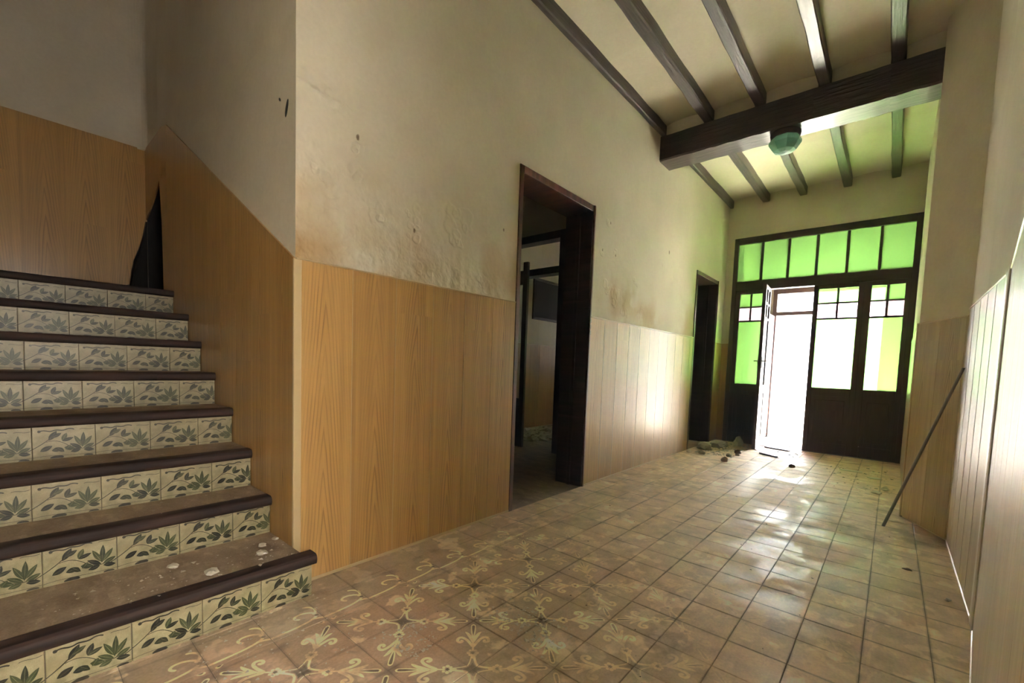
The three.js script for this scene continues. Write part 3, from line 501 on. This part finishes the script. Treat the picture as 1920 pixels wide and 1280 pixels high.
// ───────────── doorways to the side rooms ─────────────
function doorway(name, D, label, latch) {
  const d = struct(group(name), label), M = onLeft(0);
  const fr = (pts, depth, x, mat, nm) => mesh(nm, slab(pts, depth, onLeft(x), { bevel: 0.003 }), mat, d);
  const [a, b, h] = D, w = 0.036;
  fr([[a, 0], [a + w, 0], [a + w, h], [a, h]], 0.266, -0.255, matRedFrame, 'jamb');
  fr([[b - w, 0], [b, 0], [b, h], [b - w, h]], 0.266, -0.255, matFrame, 'jamb');
  fr([[a + w, h - 0.05], [b - w, h - 0.05], [b - w, h], [a + w, h]], 0.266, -0.255, matRedFrame, 'head');
  fr([[a + w, 0], [a + w + 0.014, 0], [a + w + 0.014, h - 0.05], [a + w, h - 0.05]], 0.03, -0.13, matFrame, 'door_stop');
  fr([[b - w - 0.014, 0], [b - w, 0], [b - w, h - 0.05], [b - w - 0.014, h - 0.05]], 0.03, -0.13, matFrame, 'door_stop');
  fr([[b - 0.02, 0], [b + 0.0, 0], [b + 0.0, h], [b - 0.02, h]], 0.012, 0.008, matRedFrame, 'edge_moulding');
  if (latch) for (let k = 0; k < 3; k++) mesh('latch_plate', slab([[b - 0.028, 1.42 + k * 0.05 - 0.1], [b - 0.006, 1.42 + k * 0.05 - 0.1], [b - 0.006, 1.455 + k * 0.05 - 0.1], [b - 0.028, 1.455 + k * 0.05 - 0.1]], 0.012, onLeft(0.016), { bevel: 0.003 }), matBrass, d);
  return d;
}
{
  const d = doorway('door_1', D1, 'doorway with red-brown frame into a dark room', true);
  childNames(d);
  childNames(doorway('door_2', D2, 'narrow doorway beside the glazed screen'));
  // framed opening with transom between the two side rooms
  const f = struct(group('door_4'), 'dark framed opening with transom bar between side rooms');
  const zf = -3.44, J = (x0, x1, y0, y1, nm = 'frame') => mesh(nm, bx(x0, x1, y0, y1, zf - 0.13, zf + 0.015, 0.004), matFrame, f);
  J(-2.3, -2.22, 0, 2.62); J(-1.03, -0.95, 0, 2.62); J(-2.22, -1.03, 2.53, 2.62); J(-2.22, -1.03, 2.13, 2.21, 'transom_bar');
  // narrow leaf: glazed above, boarded below
  const leaf = mesh('door_leaf', mergeGeometries([bx(-1.53, -1.46, 0.01, 2.3, zf + 0.02, zf + 0.06, 0.004), bx(-2.2, -2.13, 0.01, 2.12, zf + 0.02, zf + 0.06, 0.004), bx(-2.13, -1.53, 0.01, 0.62, zf + 0.025, zf + 0.055, 0.004), bx(-2.13, -1.53, 2.03, 2.12, zf + 0.02, zf + 0.06, 0.004)]), matFrame, f);
  mesh('pane', bx(-2.13, -1.53, 0.62, 2.03, zf + 0.038, zf + 0.042, 0), matClear, leaf);
  childNames(f);
}

// ───────────── glazed screen at the end of the hall ─────────────
const matPutty = matFrame;
function glazedLeaf(name, w, h, gx0, gx1, parent, M, handle) {
  // local: x 0..w, y 0..h, z thickness centred; glass lights 2x2 above one large light, boarded below
  const th = 0.042, B = (x0, x1, y0, y1, t = th, b = 0.004) => bx(x0, x1, y0, y1, -t / 2, t / 2, b, 'y', 0.7, x0);
  const y = [0.87, 1.773, 1.797, 1.975, 1.998, 2.178], xm = (gx0 + gx1) / 2;
  const geo = mergeGeometries([B(0, gx0, 0, h), B(gx1, w, 0, h), B(gx0, gx1, 0, 0.14), B(gx0, gx1, y[0] - 0.11, y[0]), B(gx0, gx1, 0.14, y[0] - 0.11, 0.018, 0), B(gx0 + 0.05, gx1 - 0.05, 0.19, y[0] - 0.16, 0.03, 0.006), B(gx0, gx1, y[5], h)]);
  geo.applyMatrix4(M); const l = mesh(name, geo, matFrame, parent);
  const put = (nm, g, m) => { g.applyMatrix4(M); return mesh(nm, g, m, l); };
  put('glazing_bar', B(gx0, gx1, y[1], y[2], 0.034, 0.003), matFrame); put('glazing_bar', B(gx0, gx1, y[3], y[4], 0.034, 0.003), matFrame); put('glazing_bar', B(xm - 0.012, xm + 0.012, y[2], y[3], 0.034, 0.003), matFrame); put('glazing_bar', B(xm - 0.012, xm + 0.012, y[4], y[5], 0.034, 0.003), matFrame);
  const pane = (x0, x1, y0, y1, m) => put('pane', bx(x0, x1, y0, y1, -0.0015, 0.0015, 0), m);
  pane(gx0, gx1, y[0], y[1], matGreen);
  for (const [a, b] of [[gx0, xm - 0.012], [xm + 0.012, gx1]]) { pane(a, b, y[2], y[3], matPink); pane(a, b, y[4], y[5], matGreen); }
  if (handle) {
    for (const s of [1, -1]) {
      const rose = new RoundedBoxGeometry(0.035, 0.16, 0.008, 1, 0.003).translate(w - 0.04, 1.18, s * (th / 2 + 0.004)), neck = new THREE.CylinderGeometry(0.009, 0.009, 0.05, 10).rotateX(Math.PI / 2).translate(w - 0.04, 1.2, s * (th / 2 + 0.03)), lev = new RoundedBoxGeometry(0.12, 0.018, 0.014, 2, 0.006).translate(w - 0.09, 1.2, s * (th / 2 + 0.052));
      put('handle', mergeGeometries([rose, neck, lev].map((q) => (q.index ? q.toNonIndexed() : q))), matBrass);
    }
  }
  childNames(l); return l;
}
{
  const d = struct(group('door_3'), 'dark glazed screen with green glass and one open leaf'), zc = ZE - 0.03;
  const FB = (x0, x1, y0, y1, nm) => mesh(nm, bx(x0, x1, y0, y1, zc - 0.045, zc + 0.045, 0.005, x1 - x0 > y1 - y0 ? 'x' : 'y', 0.7), matFrame, d);
  FB(0.104, 0.162, 0, 2.998, 'jamb'); FB(2.09, 2.148, 0, 2.998, 'jamb'); FB(0.162, 2.09, 2.905, 2.998, 'head'); FB(0.162, 2.09, 2.235, 2.368, 'transom_rail');
  const pw = (2.09 - 0.162 + 0.03) / 6;
  for (let k = 0; k < 6; k++) {
    const x0 = 0.162 + k * pw, x1 = x0 + pw - 0.03;
    mesh('pane', bx(x0, x1, 2.368, 2.905, zc - 0.0015, zc + 0.0015, 0), matGreen, d);
    if (k < 5) mesh('mullion', bx(x1, x1 + 0.03, 2.368, 2.905, zc - 0.03, zc + 0.03, 0.004, 'y', 0.7), matFrame, d);
  }
  const at = (x) => new THREE.Matrix4().makeTranslation(x, 0.006, zc);
  glazedLeaf('door_leaf', 0.436, 2.23, 0.058, 0.358, d, at(0.161));
  glazedLeaf('door_leaf', 0.533, 2.23, 0.056, 0.475, d, at(1.122));
  glazedLeaf('door_leaf', 0.438, 2.23, 0.072, 0.388, d, at(1.654));
  glazedLeaf('door_leaf', 0.5, 2.225, 0.06, 0.44, d, new THREE.Matrix4().makeTranslation(0.6, 0.006, zc + 0.02).multiply(new THREE.Matrix4().makeRotationY(-1.5)), true);
  FB(0.162, 2.09, -0.005, 0.005, 'threshold');
  childNames(d);
  // street door
  const s = struct(group('door_5'), 'street door frame with clear transom light'), z = -7.4;
  const SB = (x0, x1, y0, y1, nm, m = matFrame) => mesh(nm, bx(x0, x1, y0, y1, z - 0.05, z + 0.04, 0.004), m, s);
  SB(0.45, 0.51, 0, 2.4, 'jamb'); SB(1.84, 1.9, 0, 2.4, 'jamb'); SB(0.51, 1.84, 2.32, 2.4, 'head'); SB(0.51, 1.84, 1.975, 2.035, 'transom_rail');
  mesh('pane', bx(0.51, 1.84, 2.035, 2.32, z - 0.003, z + 0.003, 0), matClear, s);
  mesh('door_leaf', mergeGeometries([bx(0.45, 0.49, 0.02, 1.97, z + 0.05, z + 0.68, 0.004), bx(0.49, 0.505, 0.2, 0.9, z + 0.15, z + 0.58, 0.006), bx(0.49, 0.505, 1.05, 1.85, z + 0.15, z + 0.58, 0.006)]), matRedFrame, s);
  childNames(s);
}
// ───────────── outside ─────────────
struct(mesh('street', bx(-30, 30, -0.25, -0.03, -40, -7.6, 0), new THREE.MeshStandardMaterial({ name: 'pale paving', color: new THREE.Color(0.5, 0.46, 0.4), roughness: 0.9, bumpMap: plasterBump, bumpScale: 0.01 })));
struct(mesh('added_bounce_ground', bx(3.0, 7.2, -0.25, -0.03, -7, 9, 0), new THREE.MeshStandardMaterial({ name: 'added bounce paving', color: new THREE.Color(0.17, 0.15, 0.125), roughness: 0.9 })));  // unseen ground added to bounce sunlight up through the side opening
struct(mesh('wall_added_bounce', bx(6.8, 7.2, -0.05, 5, -7, 9, 0), new THREE.MeshStandardMaterial({ name: 'added bounce surface', color: new THREE.Color(0.24, 0.22, 0.19), roughness: 0.95 })));  // unseen wall added to cut the sky and temper the side light
struct(mesh('roof', mergeGeometries([bx(-3.35, 0.0, 4.6, 4.8, -7.7, 2.7, 0), bx(0.0, 3.0, 3.9, 4.0, -7.7, 2.7, 0), bx(-3.35, 3.0, 3.9, 4.6, 2.4, 2.6, 0), bx(2.8, 3.0, 3.6, 3.95, -7.7, 2.6, 0)]), matPlaster));

// ───────────── lamp ─────────────
{
  const L = group('ceiling_lamp', [1.115, 3.212, -3.84]); tag(L, 'faceted green glass ceiling lamp under the dark beam', 'lamp');
  const lathe = (p, seg) => new THREE.LatheGeometry(p.map(([a, b]) => new THREE.Vector2(a, b)), seg);
  mesh('base', lathe([[0.001, 0.004], [0.118, 0.004], [0.122, -0.01], [0.118, -0.04], [0.108, -0.046], [0.001, -0.046]].reverse(), 32), matFrame, L);
  const prof = [[0.001, -0.178], [0.05, -0.172], [0.09, -0.155], [0.13, -0.095], [0.13, -0.07], [0.112, -0.046]];
  const shade = lathe(prof, 8); shade.rotateY(0.3);
  const flat = shade.toNonIndexed(); flat.computeVertexNormals();
  mesh('glass_shade', flat, new THREE.MeshPhysicalMaterial({ name: 'milky green glass', color: new THREE.Color(0.36, 0.62, 0.5), roughness: 0.5, transmission: 0.5, thickness: 0, clearcoat: 0, specularIntensity: 0.3, side: THREE.DoubleSide }), L);
}
// ───────────── leaning rod ─────────────
{
  const a = new THREE.Vector3(2.021, 0.002, -3.18), b = new THREE.Vector3(2.322, 1.12, -2.985), d = b.clone().sub(a), L = d.length();
  const g = new THREE.CylinderGeometry(0.008, 0.0095, L, 12, 6); g.translate(0, L / 2, 0); g.applyQuaternion(new THREE.Quaternion().setFromUnitVectors(new THREE.Vector3(0, 1, 0), d.clone().normalize())); g.translate(a.x, a.y, a.z);
  tag(mesh('metal_rod', g, matSteel), 'thin dark metal rod leaning from the tiles against the right wall', 'rod');
}
// ───────────── picture and rubble in the far room ─────────────
{
  const p = group('dark_picture', [-2.5, 0, 0]); tag(p, 'dark framed board hanging on the far room wall', 'picture');
  const M = onLeft(0.001); mesh('frame', slab([[4.8, 1.79], [5.6, 1.79], [5.6, 2.46], [4.8, 2.46]], 0.025, M, { bevel: 0.004, holes: [[[4.84, 1.83], [5.56, 1.83], [5.56, 2.42], [4.84, 2.42]]] }), matFrame, p);
  mesh('board', slab([[4.84, 1.83], [5.56, 1.83], [5.56, 2.42], [4.84, 2.42]], 0.012, M), new THREE.MeshStandardMaterial({ name: 'faded print', color: new THREE.Color(0.03, 0.029, 0.026), roughness: 0.95 }), p);
}
function chunk(seed, sx, sy, sz) { // angular broken piece
  const r = rng(seed), g = new THREE.IcosahedronGeometry(1, 1), p = g.attributes.position, m = new Map();
  for (let i = 0; i < p.count; i++) { const k = [p.getX(i), p.getY(i), p.getZ(i)].map((q) => q.toFixed(2)).join(); if (!m.has(k)) m.set(k, 0.72 + r() * 0.5); const f = m.get(k); p.setXYZ(i, p.getX(i) * f * sx, Math.max(-0.55, p.getY(i) * f) * sy, p.getZ(i) * f * sz); }
  g.translate(0, 0.55 * sy, 0); g.computeVertexNormals(); return boxUV(g, 1);
}
function flakes(name, n, place, mats, seed, label, size) {
  const r = rng(seed), out = [];
  for (let i = 0; i < n; i++) { const [x, y, z] = place(r), s = size * (0.35 + r() * r() * 1.6); const g = new THREE.TetrahedronGeometry(1, 0); const p = g.attributes.position; g.rotateX(r() * 6); g.rotateZ(r() * 6); g.scale(s, s * 0.35, s * (0.6 + r() * 0.6)); g.rotateY(r() * 6); g.translate(x, y + s * 0.12, z); out.push(g); }
  const m = mesh(name, mergeGeometries(out), mats); m.userData.kind = 'stuff'; m.userData.label = label; m.userData.category = 'debris'; return m;
}
flakes('rubble', 420, (r) => { const a = r() * 6.28, q = Math.sqrt(r()); return [-1.9 + Math.cos(a) * q * 0.5, 0.0 + (1 - q) * 0.12 * r(), -4.5 + Math.sin(a) * q * 0.75]; }, matDebris[0], 71, 'broken plaster rubble on the dark side room floor', 0.07);
flakes('plaster_crumbs', 260, (r) => [0.95 + (r() - 0.5) * 0.3 + (r() - 0.5) * 0.12, 0, -0.5 + (r() - 0.5) * 0.22], matDebris[0], 72, 'white plaster crumbs scattered on the patterned tiles', 0.008);
flakes('plaster_crumbs', 120, (r) => [0.70 + (r() - 0.5) * 0.22, 0, -0.14 + (r() - 0.5) * 0.16], matDebris[0], 73, 'pale crumbs on tiles near the first stair', 0.007);
flakes('plaster_crumbs', 130, (r) => [0.35 + (r() - 0.5) * 0.5, 0, 0.2 + (r() - 0.5) * 0.5], matDebris[0], 74, 'plaster crumbs along the foot of the stairs', 0.0065);
flakes('plaster_crumbs', 110, (r) => [-0.03 + (r() - 0.5) * 0.26, 0.186, 0.25 + (r() - 0.3) * 0.8], matDebris[0], 75, 'plaster crumbs lying on the lowest stair tread', 0.007);
flakes('plaster_crumbs', 60, (r) => [-0.36 + (r() - 0.5) * 0.2, 0.365, 0.2 + (r() - 0.3) * 0.7], matDebris[1], 76, 'dusty crumbs lying on the second stair tread', 0.006);
flakes('dust_clods', 260, (r) => { const q = r(); return [0.12 + r() * 0.45, 0, -4.95 - r() * 1.25]; }, matDebris[3], 77, 'grey crumbled plaster heaped beside the narrow doorway', 0.022);
flakes('dust_clods', 90, (r) => [1.75 + (r() - 0.5) * 0.55 + r() * 0.1, 0, -4.3 - r() * 1.3], matDebris[1], 78, 'small broken bits by the pier and the screen', 0.014);
flakes('floor_grit', 160, (r) => [0.4 + r() * 1.66, 0, 0.3 - r() * 5.5], matDebris[2], 79, 'dark grit strewn over the hall tiles', 0.006);
flakes('floor_grit', 60, (r) => [0.6 + r() * 0.6, 0, -5.4 - r() * 1.1], matDebris[2], 80, 'dark grit before the open leaf', 0.014);
const bits = [
  ['plaster_chunk', [0.584, -4.629], [0.035, 0.034, 0.03], 2, 'small dark brown clod, the nearest of the row on the tiles', 'rubble'],
  ['plaster_chunk', [0.537, -4.984], [0.045, 0.026, 0.03], 2, 'flat brown clod in the middle of the row on the tiles', 'rubble'],
  ['plaster_chunk', [0.56, -5.314], [0.05, 0.034, 0.035], 2, 'brown clod at the far end of the row by the open leaf', 'rubble'],
  ['plaster_chunk', [0.6, -5.15], [0.03, 0.016, 0.03], 1, 'thin pale brown crumb between the two farther clods', 'rubble'],
  ['plaster_chunk', [1.211, -4.954], [0.042, 0.02, 0.03], 2, 'lone dark clod on the shiny tiles before the doorway', 'rubble'],
  ['plaster_chunk', [0.40, -5.98], [0.06, 0.085, 0.055], 0, 'round whitish lump at the foot of the glazed screen', 'rubble'],
  ['plaster_chunk', [0.24, -5.6], [0.13, 0.06, 0.1], 3, 'largest grey plaster lump beside the narrow doorway', 'rubble'],
  ['plaster_chunk', [0.16, -5.25], [0.11, 0.07, 0.08], 3, 'grey plaster lump against the narrow doorway frame', 'rubble'],
  ['plaster_chunk', [0.1, -4.85], [0.03, 0.035, 0.03], 0, 'small pale lump at the end of the wainscot', 'rubble'],
  ['plaster_chunk', [0.25, -4.88], [0.05, 0.025, 0.04], 1, 'dusty brown lump in front of the narrow doorway', 'rubble'],
  ['plaster_chunk', [1.96, -4.25], [0.04, 0.016, 0.03], 0, 'pale broken bit lying at the foot of the pier', 'rubble'],
  ['plaster_chunk', [2.02, -4.45], [0.035, 0.025, 0.03], 0, 'tan broken bit behind the pier edge', 'rubble'],
  ['plaster_chunk', [2.13, -2.35], [0.022, 0.007, 0.007], 2, 'dark splinter on the tiles near the right wall', 'splinter'],
  ['plaster_chunk', [2.27, -2.05], [0.014, 0.008, 0.012], 0, 'white crumb on the floor against the right wainscot', 'rubble'],
];
bits.forEach(([n, [x, z], s, m, label, cat], i) => { const o = mesh(n, chunk(200 + i, ...s), matDebris[m]); o.position.set(x, 0.001, z); o.rotation.y = i * 1.3; tag(o, label, cat); });
{
  const p = mesh('wood_scrap', bx(-0.13, 0.13, 0, 0.018, -0.018, 0.018, 0.003, 'x', 0.5), matFrame); p.position.set(0.87, 0.001, -5.5); p.rotation.y = -0.62; tag(p, 'short dark strip of wood on the floor before the doorway', 'wood');
  const w = mesh('wood_scrap', bx(-0.16, 0.16, 0, 0.016, -0.025, 0.025, 0.003, 'x', 0.5), matFrame); w.position.set(0.86, 0.001, -6.12); w.rotation.y = -0.3; tag(w, 'dark strip of wood lying across the threshold', 'wood');
  const c = mesh('paper_scrap', bx(-0.1, 0.1, 0, 0.004, -0.035, 0.035, 0.001), matDebris[0]); c.position.set(1.72, 0.001, -5.25); c.rotation.y = 0.1; tag(c, 'flat pale scrap on the floor before the closed leaves', 'scrap');
  const c2 = mesh('paper_scrap', bx(-0.05, 0.05, 0, 0.005, -0.04, 0.04, 0.001), matDebris[0]); c2.position.set(1.93, 0.001, -5.0); c2.rotation.y = 0.5; tag(c2, 'smaller pale scrap nearer the pier', 'scrap');
}
for (const [x, y, z, s] of [[-0.02, 0.186, 0.13, 0.03], [-0.1, 0.186, 0.1, 0.022], [0.03, 0.186, 0.33, 0.03], [-0.13, 0.186, 0.42, 0.024], [-0.14, 0.186, 0.03, 0.018]].map((q) => q)) {
  const k = Math.round(x * 1000 + z * 77), o = mesh('plaster_flake', chunk(k + 900, s, s * 0.3, s * 0.8), matDebris[0]); o.position.set(x, y, z);
  tag(o, { [-0.02]: 'pale plaster flake on the lowest tread by its nosing', [-0.1]: 'smaller flake beside it near the riser', [0.03]: 'whitest flake on the lowest nosing', [-0.13]: 'rounded flake below the second riser', [-0.14]: 'tiny flake in the tread corner by the wall' }[x], 'flake');
}
renderer.render(scene, camera);
